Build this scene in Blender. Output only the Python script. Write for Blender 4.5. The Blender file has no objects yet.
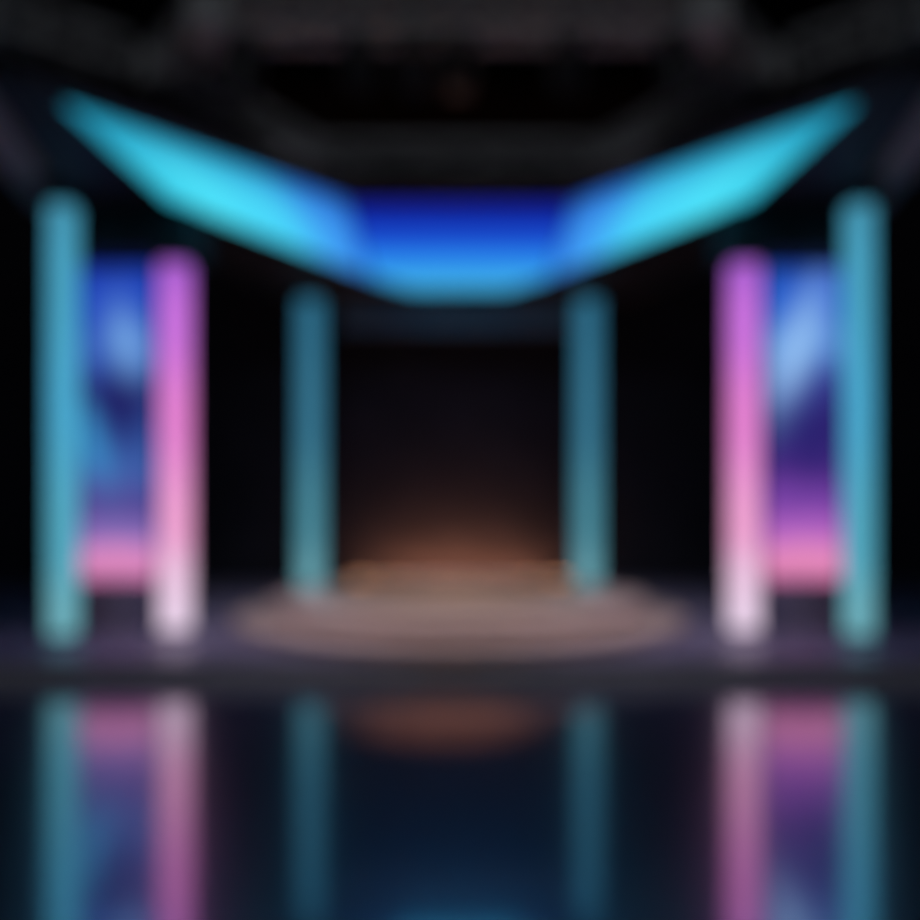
import bpy, bmesh, math
from mathutils import Vector, Matrix

# ---------------------------------------------------------------- camera, world, exposure
S = bpy.context.scene
COL = S.collection
CAMZ, F, HOR = 1.7, 800.0, 503.0
DECK = 0.2
cd = bpy.data.cameras.new('camera')
cam = bpy.data.objects.new('camera', cd)
COL.objects.link(cam)
cam.location = (0, 0, CAMZ)
cam.rotation_euler = (math.radians(90), 0, 0)
cd.sensor_width = 36.0
cd.lens = 36.0 * F / 920.0
cd.shift_y = (HOR - 460.0) / 920.0
cd.clip_start = 0.05
cd.clip_end = 200
cd.dof.use_dof = True                 # the photograph is thrown far out of focus
cd.dof.focus_distance = 0.5
cd.dof.aperture_fstop = 1.22
S.camera = cam

w = bpy.data.worlds.new('night')
S.world = w
w.use_nodes = True
w.node_tree.nodes['Background'].inputs[0].default_value = (0.75, 0.8, 1.0, 1)
w.node_tree.nodes['Background'].inputs[1].default_value = 0.0012
S.view_settings.view_transform = 'Standard'
S.view_settings.look = 'None'
S.view_settings.gamma = 1
S.view_settings.exposure = 0
S.view_settings.use_curve_mapping = False


L = bpy.data.lights.new('added_fill', 'AREA')  # added fill without a fixture, lifts trusses and stage front to grey
L.shape = 'RECTANGLE'
L.size, L.size_y = 5.0, 0.6
L.energy = 75
L.color = (0.88, 0.94, 1.0)
o = bpy.data.objects.new('added_fill', L)
COL.objects.link(o)
o.location = (0, -3.4, 6.5)
o.rotation_euler = (math.radians(90), 0, 0)


# ---------------------------------------------------------------- helpers
def lin(c):
    out = []
    for v in c:
        v = v / 255.0
        out.append(v / 12.92 if v <= 0.04045 else ((v + 0.055) / 1.055) ** 2.4)
    return tuple(out) + (1.0,)


def X(x, D):
    return (x - 460.0) * D / F


def Z(y, D):
    return CAMZ + (HOR - y) * D / F


def mat(name, col, rough=0.5, metal=0.0, noise=0.0, nscale=6.0, bump=0.0, spec=0.5, coat=0.0):
    m = bpy.data.materials.new(name)
    m.use_nodes = True
    nt = m.node_tree
    b = nt.nodes['Principled BSDF']
    c = tuple(col) + (1.0,)
    b.inputs['Base Color'].default_value = c
    b.inputs['Roughness'].default_value = rough
    b.inputs['Metallic'].default_value = metal
    b.inputs['Specular IOR Level'].default_value = spec
    b.inputs['Coat Weight'].default_value = coat
    if noise or bump:
        tc = nt.nodes.new('ShaderNodeTexCoord')
        n = nt.nodes.new('ShaderNodeTexNoise')
        n.inputs['Scale'].default_value = nscale
        n.inputs['Detail'].default_value = 4
        nt.links.new(tc.outputs['Object'], n.inputs['Vector'])
        if noise:
            r = nt.nodes.new('ShaderNodeValToRGB')
            lo = tuple(v * (1 - noise) for v in col) + (1.0,)
            hi = tuple(min(1, v * (1 + noise)) for v in col) + (1.0,)
            r.color_ramp.elements[0].position = 0.3
            r.color_ramp.elements[1].position = 0.7
            r.color_ramp.elements[0].color = lo
            r.color_ramp.elements[1].color = hi
            nt.links.new(n.outputs['Fac'], r.inputs['Fac'])
            nt.links.new(r.outputs['Color'], b.inputs['Base Color'])
        if bump:
            bp = nt.nodes.new('ShaderNodeBump')
            bp.inputs['Strength'].default_value = bump
            bp.inputs['Distance'].default_value = 0.01
            nt.links.new(n.outputs['Fac'], bp.inputs['Height'])
            nt.links.new(bp.outputs['Normal'], b.inputs['Normal'])
    return m


def emit_base(name):
    m = bpy.data.materials.new(name)
    m.use_nodes = True
    nt = m.node_tree
    for n in list(nt.nodes):
        nt.nodes.remove(n)
    out = nt.nodes.new('ShaderNodeOutputMaterial')
    e = nt.nodes.new('ShaderNodeEmission')
    nt.links.new(e.outputs[0], out.inputs['Surface'])
    tc = nt.nodes.new('ShaderNodeTexCoord')
    sp = nt.nodes.new('ShaderNodeSeparateXYZ')
    nt.links.new(tc.outputs['Object'], sp.inputs[0])
    return m, nt, e, tc, sp


def ramp_node(nt, src, lo, hi, stops):
    mr = nt.nodes.new('ShaderNodeMapRange')
    mr.inputs['From Min'].default_value = lo
    mr.inputs['From Max'].default_value = hi
    nt.links.new(src, mr.inputs['Value'])
    r = nt.nodes.new('ShaderNodeValToRGB')
    cr = r.color_ramp
    cr.interpolation = 'EASE'
    cr.elements[0].position = stops[0][0]
    cr.elements[0].color = lin(stops[0][1])
    cr.elements[1].position = stops[-1][0]
    cr.elements[1].color = lin(stops[-1][1])
    for p, c in stops[1:-1]:
        el = cr.elements.new(p)
        el.color = lin(c)
    nt.links.new(mr.outputs['Result'], r.inputs['Fac'])
    return r.outputs['Color']


def emit_ramp(name, axis, lo, hi, stops, strength=1.0):
    """a light panel or screen whose picture runs through colours along one axis"""
    m, nt, e, tc, sp = emit_base(name)
    c = ramp_node(nt, sp.outputs[axis], lo, hi, stops)
    nt.links.new(c, e.inputs['Color'])
    e.inputs['Strength'].default_value = strength
    return m


def emit_flat(name, col, strength=1.0):
    m, nt, e, tc, sp = emit_base(name)
    e.inputs['Color'].default_value = lin(col)
    e.inputs['Strength'].default_value = strength
    return m


def mathn(nt, op, a, b=None):
    n = nt.nodes.new('ShaderNodeMath')
    n.operation = op
    for i, v in enumerate((a, b)):
        if v is None:
            continue
        if isinstance(v, (int, float)):
            n.inputs[i].default_value = v
        else:
            nt.links.new(v, n.inputs[i])
    return n.outputs[0]


def emit_picture(name, lo, hi, stops, blobs, strength=1.0):
    """LED wall: a vertical ramp along z with soft blobs (u, v, ru, rv, angle, colour) of colour, softly warped"""
    m, nt, e, tc, sp = emit_base(name)
    n = nt.nodes.new('ShaderNodeTexNoise')
    n.inputs['Scale'].default_value = 1.6
    nt.links.new(tc.outputs['Object'], n.inputs['Vector'])
    wz = mathn(nt, 'MULTIPLY', mathn(nt, 'SUBTRACT', n.outputs['Fac'], 0.5), 0.35)
    zz = mathn(nt, 'ADD', sp.outputs[2], wz)
    c = ramp_node(nt, zz, lo, hi, stops)
    for (bx, bz, rx, rz, ang, colr) in blobs:
        dx = mathn(nt, 'SUBTRACT', sp.outputs[0], bx)
        dz = mathn(nt, 'SUBTRACT', zz, bz)
        ca, sa = math.cos(ang), math.sin(ang)
        u = mathn(nt, 'ADD', mathn(nt, 'MULTIPLY', dx, ca / rx), mathn(nt, 'MULTIPLY', dz, sa / rx))
        v = mathn(nt, 'ADD', mathn(nt, 'MULTIPLY', dx, -sa / rz), mathn(nt, 'MULTIPLY', dz, ca / rz))
        d = mathn(nt, 'ADD', mathn(nt, 'MULTIPLY', u, u), mathn(nt, 'MULTIPLY', v, v))
        g = mathn(nt, 'POWER', 2.71828, mathn(nt, 'MULTIPLY', d, -1.0))
        mx = nt.nodes.new('ShaderNodeMix')
        mx.data_type = 'RGBA'
        nt.links.new(g, mx.inputs[0])
        nt.links.new(c, mx.inputs[6])
        mx.inputs[7].default_value = lin(colr)
        c = mx.outputs[2]
    nt.links.new(c, e.inputs['Color'])
    e.inputs['Strength'].default_value = strength
    return m


def box(bm, x0, x1, y0, y1, z0, z1, bev=0.0):
    M = Matrix.Translation(((x0 + x1) / 2, (y0 + y1) / 2, (z0 + z1) / 2)) @ Matrix.Diagonal((x1 - x0, y1 - y0, z1 - z0, 1))
    r = bmesh.ops.create_cube(bm, size=1, matrix=M)
    if bev:
        es = list({e for v in r['verts'] for e in v.link_edges})
        bmesh.ops.bevel(bm, geom=es, offset=bev, segments=2, affect='EDGES', profile=0.7)


def tube(bm, p, q, r, seg=8, r2=None):
    p, q = Vector(p), Vector(q)
    d = q - p
    M = Matrix.Translation((p + q) / 2) @ d.to_track_quat('Z', 'Y').to_matrix().to_4x4()
    bmesh.ops.create_cone(bm, cap_ends=True, segments=seg, radius1=r, radius2=r if r2 is None else r2,
                          depth=d.length, matrix=M)


def prism(bm, pts, z0, z1):
    lo = [bm.verts.new((x, y, z0)) for x, y in pts]
    hi = [bm.verts.new((x, y, z1)) for x, y in pts]
    n = len(pts)
    bm.faces.new(list(reversed(lo)))
    bm.faces.new(hi)
    for i in range(n):
        bm.faces.new((lo[i], lo[(i + 1) % n], hi[(i + 1) % n], hi[i]))


def lathe(bm, prof, seg=96, cx=0, cy=0):
    rings = []
    for r, z in prof:
        if r < 1e-6:
            rings.append([bm.verts.new((cx, cy, z))])
        else:
            rings.append([bm.verts.new((cx + r * math.cos(2 * math.pi * k / seg), cy + r * math.sin(2 * math.pi * k / seg), z)) for k in range(seg)])
    for a, b in zip(rings, rings[1:]):
        for k in range(seg):
            k2 = (k + 1) % seg
            if len(a) == 1:
                bm.faces.new((a[0], b[k], b[k2]))
            elif len(b) == 1:
                bm.faces.new((a[k], a[k2], b[0]))
            else:
                bm.faces.new((a[k], a[k2], b[k2], b[k]))


def obj(name, bm, m, parent=None, label=None, smooth=False):
    bmesh.ops.recalc_face_normals(bm, faces=bm.faces)
    me = bpy.data.meshes.new(name)
    bm.to_mesh(me)
    bm.free()
    me.materials.append(m)
    if smooth:
        for p in me.polygons:
            p.use_smooth = True
        me.set_sharp_from_angle(angle=math.radians(35))
    o = bpy.data.objects.new(name, me)
    COL.objects.link(o)
    if parent:
        o.parent = parent
    if label:
        o['label'] = label
    return o


def thing(name, label, cat, loc=(0, 0, 0), rz=0.0, group=None):
    o = bpy.data.objects.new(name, None)
    COL.objects.link(o)
    o.location = loc
    o.rotation_euler = (0, 0, rz)
    o['label'] = label
    o['category'] = cat
    if group:
        o['group'] = group
    return o


def struct(name, bm, m):
    o = obj(name, bm, m)
    o['kind'] = 'structure'
    return o


def B():
    return bmesh.new()


# ---------------------------------------------------------------- materials
M_floor = mat('polished_floor', (0.035, 0.03, 0.07), rough=0.3, noise=0.15, nscale=1.2, spec=0.5, coat=1.0)
M_floor.node_tree.nodes['Principled BSDF'].inputs['IOR'].default_value = 2.6
M_floor.node_tree.nodes['Principled BSDF'].inputs['Coat IOR'].default_value = 4.0
M_floor.node_tree.nodes['Principled BSDF'].inputs['Coat Roughness'].default_value = 0.1
M_floor.node_tree.nodes['Principled BSDF'].inputs['Specular Tint'].default_value = (0.82, 0.88, 1.0, 1)
M_deck = mat('stage_deck', (0.2, 0.17, 0.26), rough=0.4, noise=0.15, nscale=3, spec=0.4)
M_fascia = mat('stage_fascia', (0.5, 0.49, 0.52), rough=0.5, noise=0.1, nscale=5)
M_wall = mat('black_drape', (0.026, 0.026, 0.036), rough=0.9, noise=0.25, nscale=2.5, spec=0.1)
M_wall_dark = mat('black_wall', (0.006, 0.006, 0.008), rough=0.95, noise=0.2, nscale=2, spec=0.05)
M_black = mat('black_metal', (0.012, 0.014, 0.02), rough=0.45, noise=0.1, nscale=20)
M_soffit = mat('canopy_cladding', (0.02, 0.02, 0.027), rough=0.6, noise=0.1, nscale=8, spec=0.2)
M_spill_panel = mat('spill_panel', (0.15, 0.15, 0.16), rough=0.5, noise=0.1, nscale=5)
M_alu = mat('truss_aluminium', (0.45, 0.45, 0.47), rough=0.5, metal=0.3, noise=0.1, nscale=12)
M_pod_top = mat('podium_top', (0.27, 0.18, 0.13), rough=0.45, noise=0.06, nscale=4)
M_pod_ring = mat('podium_ring', (0.62, 0.46, 0.42), rough=0.35, noise=0.05, nscale=5)
M_pod_riser = mat('podium_riser', (0.09, 0.075, 0.065), rough=0.5, noise=0.1, nscale=5)
M_lens = mat('lamp_lens', (0.02, 0.022, 0.03), rough=0.35, spec=0.4)
M_warmlens = emit_flat('warm_lamp', (255, 180, 130), 4)

M_cyan_outer = emit_ramp('cyan_diffuser_outer', 2, DECK, 5.0,
    [(0, (112, 178, 190)), (0.18, (86, 172, 196)), (0.5, (76, 170, 208)), (0.8, (74, 164, 196)), (1, (70, 150, 178))])
M_cyan_inner = emit_ramp('cyan_diffuser_inner', 2, DECK, 5.0,
    [(0, (110, 170, 182)), (0.2, (78, 144, 162)), (0.55, (58, 122, 150)), (1, (48, 112, 142))])
M_pink = emit_ramp('pink_diffuser', 2, DECK, 4.7,
    [(0, (240, 216, 240)), (0.08, (240, 204, 232)), (0.22, (244, 166, 214)), (0.5, (232, 132, 212)), (0.75, (206, 116, 226)), (0.93, (168, 94, 214)), (1, (120, 66, 180))])

# ---------------------------------------------------------------- setting
b = B(); box(b, -9, 9, -4, 15.2, -0.2, 0)
struct('floor', b, M_floor)
b = B(); box(b, -9, 9, 15.0, 15.3, 0, 8.3)
struct('wall_back', b, M_wall)
b = B(); box(b, -9.3, -9, -4, 15.3, -0.2, 8.3)
struct('wall_left', b, M_wall_dark)
b = B(); box(b, 9, 9.3, -4, 15.3, -0.2, 8.3)
struct('wall_right', b, M_wall_dark)
b = B(); box(b, -9.3, 9.3, -4, 15.3, 8.3, 8.5)
struct('ceiling', b, M_wall_dark)

# ---------------------------------------------------------------- stage platform
FR = 7.6
t = thing('stage_platform', 'wide low dark stage platform running across the whole hall above the glossy floor', 'stage', (0, FR, 0))
b = B(); box(b, -8.98, 8.98, 0.0, 7.39, DECK - 0.03, DECK, 0.004)
obj('deck', b, M_deck, t)
b = B(); box(b, -8.96, 8.96, 0.03, 0.08, 0.0, DECK - 0.03)
obj('fascia', b, M_fascia, t)
b = B(); box(b, -8.97, 8.97, -0.015, 0.0, DECK - 0.035, DECK - 0.002)
obj('edge_strip', b, M_black, t)

# ---------------------------------------------------------------- round podium
PC = 10.5
t = thing('round_podium', 'broad round two-tier podium with brown-grey top in the middle of the stage', 'podium', (0, PC, DECK))
b = B(); lathe(b, [(0, 0.0), (2.82, 0.0), (2.82, 0.07), (2.85, 0.08), (2.85, 0.095), (2.84, 0.1), (0, 0.1)], 128)
obj('lower_tier', b, M_pod_ring, t, 'pale pinkish lower step', smooth=True)
b = B(); lathe(b, [(0, 0.1), (2.36, 0.1), (2.36, 0.26), (2.4, 0.275), (2.4, 0.29), (2.38, 0.3), (0, 0.3)], 128)
obj('upper_tier', b, M_pod_ring, t, 'pale rimmed raised disc', smooth=True)
b = B(); lathe(b, [(0, 0.3), (1.75, 0.3), (1.75, 0.307), (1.74, 0.312), (0, 0.312)], 128)
obj('inlay', b, M_pod_top, t, 'brown-grey round inlay', smooth=True)

# ---------------------------------------------------------------- light pillars
def pillar(name, label, cat, group, x, D, wd, dp, ztop, m, ground=DECK):
    t = thing(name, label, cat, (x, D, ground), 0, group)
    h = ztop - ground
    mm = m
    b = B(); box(b, -wd / 2 - 0.02, wd / 2 + 0.02, -dp / 2 - 0.02, dp / 2 + 0.02, 0, 0.05, 0.008)
    obj('base', b, M_black, t)
    b = B(); box(b, -wd / 2, wd / 2, -dp / 2, dp / 2 - 0.04, 0.05, h - 0.1, 0.02)
    o = obj('diffuser', b, mm, t)
    b = B(); box(b, -wd / 2 - 0.005, wd / 2 + 0.005, dp / 2 - 0.04, dp / 2, 0.05, h - 0.1)
    obj('back_panel', b, M_black, t)
    b = B(); box(b, -wd / 2 - 0.02, wd / 2 + 0.02, -dp / 2 - 0.02, dp / 2 + 0.02, h - 0.1, h, 0.008)
    obj('cap', b, M_black, t)
    return t


CZ = CAMZ + 3.37          # underside of the canopy
g = 'cyan light pillars'
pillar('light_pillar', 'tall cyan light pillar at the far left, standing by the stage front', 'pillar', g, -4.38, 8.85, 0.23, 0.26, CZ, M_cyan_outer)
pillar('light_pillar', 'tall cyan light pillar at the far right, standing by the stage front', 'pillar', g, 4.40, 8.85, 0.23, 0.26, CZ, M_cyan_outer)
pillar('light_pillar', 'dimmer teal light pillar behind the round podium on its left side', 'pillar', g, X(310, 12.9), 12.95, 0.34, 0.34, CZ, M_cyan_inner)
pillar('light_pillar', 'dimmer teal light pillar behind the round podium on its right side', 'pillar', g, X(588, 12.9), 12.95, 0.34, 0.34, CZ, M_cyan_inner)
g = 'pink light pillars'
PT = Z(254, 9.1)
pillar('glowing_pillar', 'pink glowing pillar fading to white at its foot, left of the podium', 'pillar', g, X(173, 9.1), 9.2, 0.29, 0.28, PT, M_pink)
pillar('glowing_pillar', 'pink glowing pillar fading to white at its foot, right of the podium', 'pillar', g, X(746, 9.1), 9.2, 0.29, 0.28, PT, M_pink)

# ---------------------------------------------------------------- LED screens between the pillars
SD = 9.55
def screen(label, x0, x1, m):
    cx = (x0 + x1) / 2
    z0, z1 = Z(582, SD), PT
    t = thing('led_screen', label, 'screen', (cx, SD, DECK), 0, 'tall screens between the pillars')
    hw = (x1 - x0) / 2
    b = B(); box(b, -hw, hw, 0.0, 0.1, z0 - DECK, z1 - DECK)
    obj('housing', b, M_black, t)
    b = B(); box(b, -hw + 0.01, hw - 0.01, -0.012, 0.0, z0 - DECK + 0.01, z1 - DECK - 0.01)
    obj('display', b, m, t)
    b = B(); box(b, -hw + 0.05, hw - 0.05, -0.1, 0.2, 0.0, z0 - DECK, 0.01)
    obj('plinth', b, M_deck, t)
    return t


def sz(y):
    return Z(y, SD) - DECK


def ramp_px(lst):
    lo, hi = sz(600), sz(240)
    return lo, hi, [((sz(y) - lo) / (hi - lo), c) for y, c in lst]


lo, hi, st = ramp_px([(598, (120, 60, 110)), (583, (190, 110, 160)), (560, (225, 140, 195)), (535, (140, 110, 185)), (505, (84, 74, 150)),
                      (465, (62, 96, 170)), (430, (52, 84, 160)), (395, (38, 44, 118)), (350, (60, 100, 190)), (300, (36, 74, 190)), (255, (22, 44, 150))])
scx = (X(80, SD) + X(152, SD)) / 2
M_scr_l = emit_picture('left_screen_picture', lo, hi, st, [
    (X(128, SD) - scx, sz(345), 0.17, 0.42, 0.25, (120, 172, 232)),
    (X(92, SD) - scx, sz(440), 0.14, 0.5, 0.3, (60, 150, 205)),
    (X(122, SD) - scx, sz(408), 0.3, 0.42, 0.4, (30, 30, 96))])
screen('tall narrow screen with blue and pink picture between far-left cyan pillar and pink pillar', X(76, SD), X(156, SD), M_scr_l)
lo, hi, st = ramp_px([(598, (130, 60, 100)), (583, (200, 110, 160)), (560, (232, 140, 190)), (530, (180, 100, 195)), (500, (120, 66, 165)),
                      (465, (66, 40, 124)), (430, (44, 36, 116)), (385, (56, 66, 150)), (345, (90, 140, 215)), (300, (40, 96, 205)), (255, (24, 52, 150))])
scx = (X(768, SD) + X(840, SD)) / 2
M_scr_r = emit_picture('right_screen_picture', lo, hi, st, [
    (X(795, SD) - scx, sz(350), 0.2, 0.7, -0.35, (150, 195, 245)),
    (X(820, SD) - scx, sz(430), 0.25, 0.5, -0.3, (44, 34, 110))])
screen('tall narrow screen with pale streak over violet picture between pink pillar and far-right cyan pillar', X(764, SD), X(844, SD), M_scr_r)

# header beams over each pair of pillars
for s, lab in ((-1, 'dark header beam above the left screen and left pink pillar'), (1, 'dark header beam above the right screen and right pink pillar')):
    t = thing('header_beam', lab, 'beam', (s * 3.78, 9.28, PT), 0, 'header beams over the screens')
    b = B(); box(b, -0.74, 0.74, -0.2, 0.38, 0, CZ - PT, 0.01)
    obj('casing', b, M_soffit, t)
    b = B(); box(b, -0.62, 0.66, -0.215, -0.2, 0.05, 0.09)
    obj('trim_strip', b, M_black, t)

# ---------------------------------------------------------------- canopy with light panels
def mirror(pts):
    return pts + [(-x, y) for x, y in reversed(pts)]


t = canopy = thing('stage_canopy', 'dark angular canopy over the stage with blue and cyan light panels underneath', 'canopy', (0, 0, CZ))
half = [(-1.15, 8.6), (-3.4, 6.3), (-3.7, 6.3), (-4.2, 8.45), (-4.57, 8.65), (-4.57, 9.3), (-3.9, 10.1), (-2.9, 13.4)]
b = B(); prism(b, mirror(half), 0.03, 0.13)
obj('roof', b, M_soffit, t)
wing = [(X(62, 6.75), 6.8), (X(162, 8.7), 8.9), (X(368, 11.9), 11.9), (-1.27, 9.0)]
stops = [(0, (34, 150, 190)), (0.1, (54, 196, 226)), (0.3, (78, 226, 250)), (0.58, (74, 214, 250)), (0.8, (66, 160, 245)), (1, (44, 116, 226))]
M_wing_l = emit_ramp('wing_panel_left', 0, -3.5, -1.2, stops)
M_wing_r = emit_ramp('wing_panel_right', 0, 3.5, 1.2, stops)
for m_, sg in ((M_wing_l, -1), (M_wing_r, 1)):
    # the picture on the wing screens is deep teal along the front edge and brightens towards the back
    nt = m_.node_tree
    e = next(n for n in nt.nodes if n.type == 'EMISSION')
    sp = next(n for n in nt.nodes if n.type == 'SEPXYZ')
    src = e.inputs['Color'].links[0].from_socket
    # distance behind the front edge line (3.33, 6.7) - (1.27, 8.75)
    dist = mathn(nt, 'MULTIPLY', mathn(nt, 'ADD', mathn(nt, 'MULTIPLY', sp.outputs[0], sg * 0.7053), mathn(nt, 'SUBTRACT', mathn(nt, 'MULTIPLY', sp.outputs[1], 0.7089), 7.098)), 1.0)
    mr = nt.nodes.new('ShaderNodeMapRange')
    mr.interpolation_type = 'SMOOTHSTEP'
    mr.inputs['From Min'].default_value = -0.3
    mr.inputs['From Max'].default_value = 0.95
    nt.links.new(dist, mr.inputs['Value'])
    mx = nt.nodes.new('ShaderNodeMix')
    mx.data_type = 'RGBA'
    nt.links.new(mr.outputs['Result'], mx.inputs[0])
    fe = ramp_node(nt, sp.outputs[0], sg * 3.5, sg * 1.2, [(0, (30, 140, 175)), (0.45, (20, 120, 175)), (0.8, (20, 60, 180)), (1, (12, 24, 130))])
    nt.links.new(fe, mx.inputs[6])
    nt.links.new(src, mx.inputs[7])
    nt.links.new(mx.outputs[2], e.inputs['Color'])
b = B(); prism(b, wing, 0.0, 0.03)
obj('light_panel', b, M_wing_l, t, 'cyan light panel on the left wing')
b = B(); prism(b, [(-x, y) for x, y in wing], 0.0, 0.03)
obj('light_panel', b, M_wing_r, t, 'cyan light panel on the right wing')
M_mid = emit_ramp('centre_panel', 1, 8.5, 13.1,
    [(0, (6, 12, 104)), (0.18, (16, 34, 160)), (0.4, (28, 84, 215)), (0.62, (48, 150, 240)), (0.85, (66, 176, 226)), (1, (66, 160, 190))])
b = B(); prism(b, mirror([(-0.75, 12.7), (-1.33, 12.0), (-1.24, 9.05)]), 0.0, 0.03)
obj('light_panel', b, M_mid, t, 'deep blue light panel over the centre')
b = B()
for s in (-1, 1):  # unseen battens added on the roof to light the trusses
    for px, py, rz in ((-1.9, 9.2, -0.8), (-4.1, 8.9, 0.0), (-0.6, 8.6, 0.0)):
        b = B(); box(b, -0.3, 0.3, -0.05, 0.05, 0, 0.08, 0.01)
        M = Matrix.Translation((px * -s, py, 0.13)) @ Matrix.Rotation(rz * -s, 4, 'Z')
        bmesh.ops.transform(b, matrix=M, verts=b.verts)
        rl = obj('added_batten', b, M_black, t)
        L = bpy.data.lights.new('added_batten_lamp', 'AREA')
        L.shape = 'RECTANGLE'
        L.size = 0.55
        L.size_y = 0.06
        L.energy = 0.4
        L.color = (0.85, 0.88, 1.0)
        lo_ = bpy.data.objects.new('added_batten_lamp', L)
        COL.objects.link(lo_)
        lo_.parent = t
        lo_.matrix_local = M @ Matrix.Translation((0, 0, 0.085)) @ Matrix.Rotation(math.pi, 4, 'X')
b = B(); box(b, -2.0, 2.0, 13.3, 13.38, -0.5, 0.03, 0.01)
obj('added_spill_panel', b, M_spill_panel, t)  # drop panel added to catch a blue spill below the centre panel
b = B()
edge = half[:4]
for p, q in zip(edge[:3], edge[1:4]):
    tube(b, (p[0], p[1], 0.0), (q[0], q[1], 0.0), 0.03)
    tube(b, (-p[0], p[1], 0.0), (-q[0], q[1], 0.0), 0.03)
tube(b, (-1.15, 8.6, 0), (1.15, 8.6, 0), 0.03)
obj('edge_rail', b, M_black, t)

# ---------------------------------------------------------------- trusses above
def truss_seg(name, p, q, w, parent, nbay=None):
    """square box truss from p to q"""
    p, q = Vector(p), Vector(q)
    d = (q - p)
    L = d.length
    d.normalize()
    up = Vector((0, 0, 1))
    side = d.cross(up).normalized()
    b = B()
    n = nbay or max(2, round(L / (w * 1.3)))
    cs = [side * (w / 2 * a) + up * (w / 2 * c) for a, c in ((-1, -1), (1, -1), (1, 1), (-1, 1))]
    for c in cs:
        tube(b, p + c, q + c, 0.035, 8)
    for k in range(n + 1):
        pt = p + d * (L * k / n)
        for i in range(4):
            tube(b, pt + cs[i], pt + cs[(i + 1) % 4], 0.018, 6)
            if k < n:
                p2 = p + d * (L * (k + 1) / n)
                if k % 2:
                    tube(b, pt + cs[i], p2 + cs[(i + 1) % 4], 0.018, 6)
                else:
                    tube(b, pt + cs[(i + 1) % 4], p2 + cs[i], 0.018, 6)
    return obj(name, b, M_alu, parent, smooth=True)


TZ = 5.85
def tp(x, y):
    D = (TZ - CAMZ) * F / (HOR - y)
    return (X(x, D), D, 0.0)


t = thing('ring_truss', 'six-sided aluminium lighting truss ring hanging above the canopy front', 'truss', (0, 0, TZ))
ring = [tp(212, 18), tp(164, 72), tp(316, 157), tp(604, 157), tp(759, 72), tp(705, 18)]
for i in range(6):
    a_, c_ = Vector(ring[i]), Vector(ring[(i + 1) % 6])
    dd = (c_ - a_).normalized() * 0.12
    truss_seg('truss_section', a_ + dd, c_ - dd, 0.3, t)
for p in ring:
    b = B(); box(b, p[0] - 0.17, p[0] + 0.17, p[1] - 0.17, p[1] + 0.17, -0.17, 0.17, 0.02)
    obj('corner_block', b, M_alu, t)
for p in (ring[0], ring[2], ring[3], ring[5]):
    b = B(); tube(b, (p[0], p[1], 0.17), (p[0], p[1], 8.3 - TZ), 0.012, 6)
    obj('hanging_cable', b, M_black, t)

for s, lab in ((-1, 'aluminium truss arm running off the left corner of the ring truss'), (1, 'aluminium truss arm running off the right corner of the ring truss')):
    t = thing('truss_arm', lab, 'truss', (0, 0, TZ), 0, 'truss arms beside the ring')
    p = Vector(ring[1] if s < 0 else ring[4])
    q = Vector(tp(460 + s * 520, -2))
    dd = (q - p).normalized()
    truss_seg('truss_section', p + dd * 0.35, q, 0.3, t)
    b = B(); tube(b, (q.x, q.y, 0.15), (q.x, q.y, 8.3 - TZ), 0.012, 6)
    obj('hanging_cable', b, M_black, t)

for s, lab in ((-1, 'grey truss rail along the left edge'), (1, 'grey truss rail along the right edge')):
    o = truss_seg('side_truss', (s * 4.1, 6.1, 0.2), (s * 4.87, 9.5, 0.2), 0.2, canopy)
    o['label'] = lab

# ---------------------------------------------------------------- moving head spotlights hanging from the trusses
def spot(label, pos, aim, energy, col, size=30, blend=0.8):
    """pos is the underside of the truss"""
    t = thing('spotlight', label, 'spotlight', pos, 0, 'spotlights on the trusses')
    b = B(); box(b, -0.12, 0.12, -0.1, 0.1, -0.1, 0.0, 0.015)
    obj('clamp_base', b, M_black, t)
    for s in (-1, 1):
        b = B(); box(b, s * 0.13 - 0.015, s * 0.13 + 0.015, -0.05, 0.05, -0.36, -0.06, 0.005)
        obj('yoke_arm', b, M_black, t)
    c = Vector((0, 0, -0.3))
    d = (Vector(aim) - (Vector(pos) + c)).normalized()
    b = B()
    tube(b, c - d * 0.16, c + d * 0.14, 0.085, 20, 0.11)
    tube(b, c - d * 0.2, c - d * 0.16, 0.06, 20, 0.085)
    hd = obj('lamp_head', b, M_black, t, smooth=True)
    b = B(); tube(b, c + d * 0.14, c + d * 0.15, 0.1, 20)
    obj('lens', b, M_lens, hd, smooth=True)
    if energy:
        L = bpy.data.lights.new('lamp', 'SPOT')
        L.energy = energy
        L.color = col
        L.spot_size = math.radians(size)
        L.spot_blend = blend
        L.shadow_soft_size = 0.09
        lo_ = bpy.data.objects.new('lamp', L)
        COL.objects.link(lo_)
        lo_.parent = t
        lo_.location = c + d * 0.2
        lo_.rotation_euler = d.to_track_quat('-Z', 'Y').to_euler()
    return t


def under(p, q, f):
    v = Vector(p).lerp(Vector(q), f)
    return (v.x, v.y, TZ - 0.19)


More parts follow.
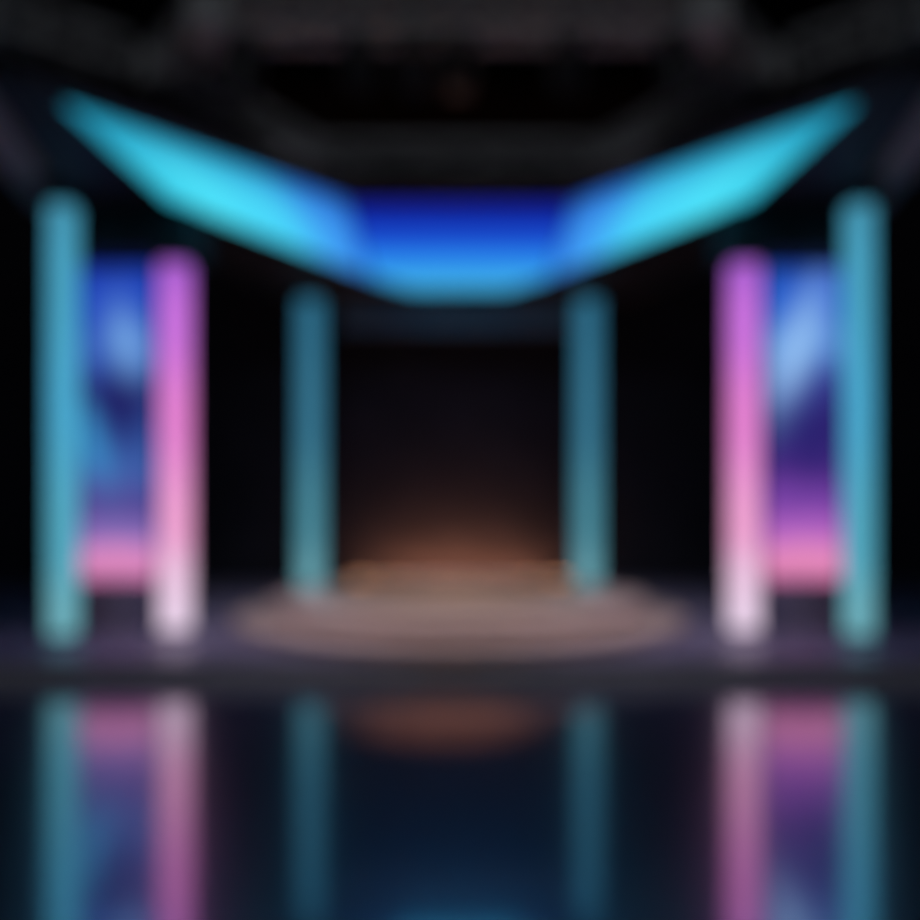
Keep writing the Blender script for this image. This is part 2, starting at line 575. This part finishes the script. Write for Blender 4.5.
WARM = (1.0, 0.86, 0.82)
spot('black spotlight under the front bar of the ring truss, left of centre', under(ring[0], ring[5], 0.3), (-1.35, 10.3, 0.4), 560, WARM, 72, 1.0)
spot('black spotlight under the front bar of the ring truss, right of centre', under(ring[0], ring[5], 0.72), (1.35, 10.3, 0.4), 560, WARM, 72, 1.0)
spot('added black spotlight at the middle of the front bar of the ring truss', under(ring[0], ring[5], 0.5), (-0.1, 6.3, 0.0), 3000, (1.0, 0.36, 0.1), 20, 1.0)  # added lamp, its warm floor patch stands in for an orange reflection
spot('added black spotlight on the front bar of the ring truss, just left of its middle one', under(ring[0], ring[5], 0.41), (0.0, 12.3, 0.5), 2400, WARM, 26, 1.0)  # extra lamp added to brighten the back of the podium
spot('black spotlight under the left end of the front bar of the ring truss', under(ring[0], ring[5], 0.06), (-3.0, 8.0, 0.0), 120, (0.8, 0.7, 1.0), 75)
spot('black spotlight under the right end of the front bar of the ring truss', under(ring[0], ring[5], 0.94), (3.0, 8.0, 0.0), 120, (0.8, 0.7, 1.0), 75)

# ---------------------------------------------------------------- warm uplights behind the podium
WX = [-1.8, -1.2, -0.6, 0.0, 0.6, 1.2, 1.8]
WN = ['first', 'second', 'third', 'middle', 'fifth', 'sixth', 'last']
for i, x in enumerate(WX):
    lab = ('small warm uplight at the middle of the row behind the podium' if i == 3 else
           'small warm uplight behind the podium, %s from the left in its row' % WN[i])
    if i == 6:
        lab = 'small warm uplight at the right end of the row behind the podium'
    if i == 0:
        lab = 'small warm uplight at the left end of the row behind the podium'
    t = thing('floor_uplight', lab, 'lamp', (x, 14.65, DECK), 0, 'warm uplights behind the podium')
    b = B(); box(b, -0.2, 0.2, -0.07, 0.07, 0, 0.1, 0.012)
    hs = obj('housing', b, M_black, t)
    b = B(); box(b, -0.18, 0.18, -0.05, 0.05, 0.1, 0.112)
    obj('lens', b, M_warmlens, t)
    L = bpy.data.lights.new('lamp', 'AREA')
    L.shape = 'RECTANGLE'
    L.size = 0.34
    L.size_y = 0.08
    L.energy = 22 * (1.0 - 0.095 * (i - 3) ** 2)
    L.color = (1.0, 0.36, 0.15)
    lo_ = bpy.data.objects.new('lamp', L)
    COL.objects.link(lo_)
    lo_.parent = t
    lo_.location = (0, 0, 0.12)
    lo_.rotation_euler = Vector((0, 0.5, 1)).to_track_quat('-Z', 'Y').to_euler()
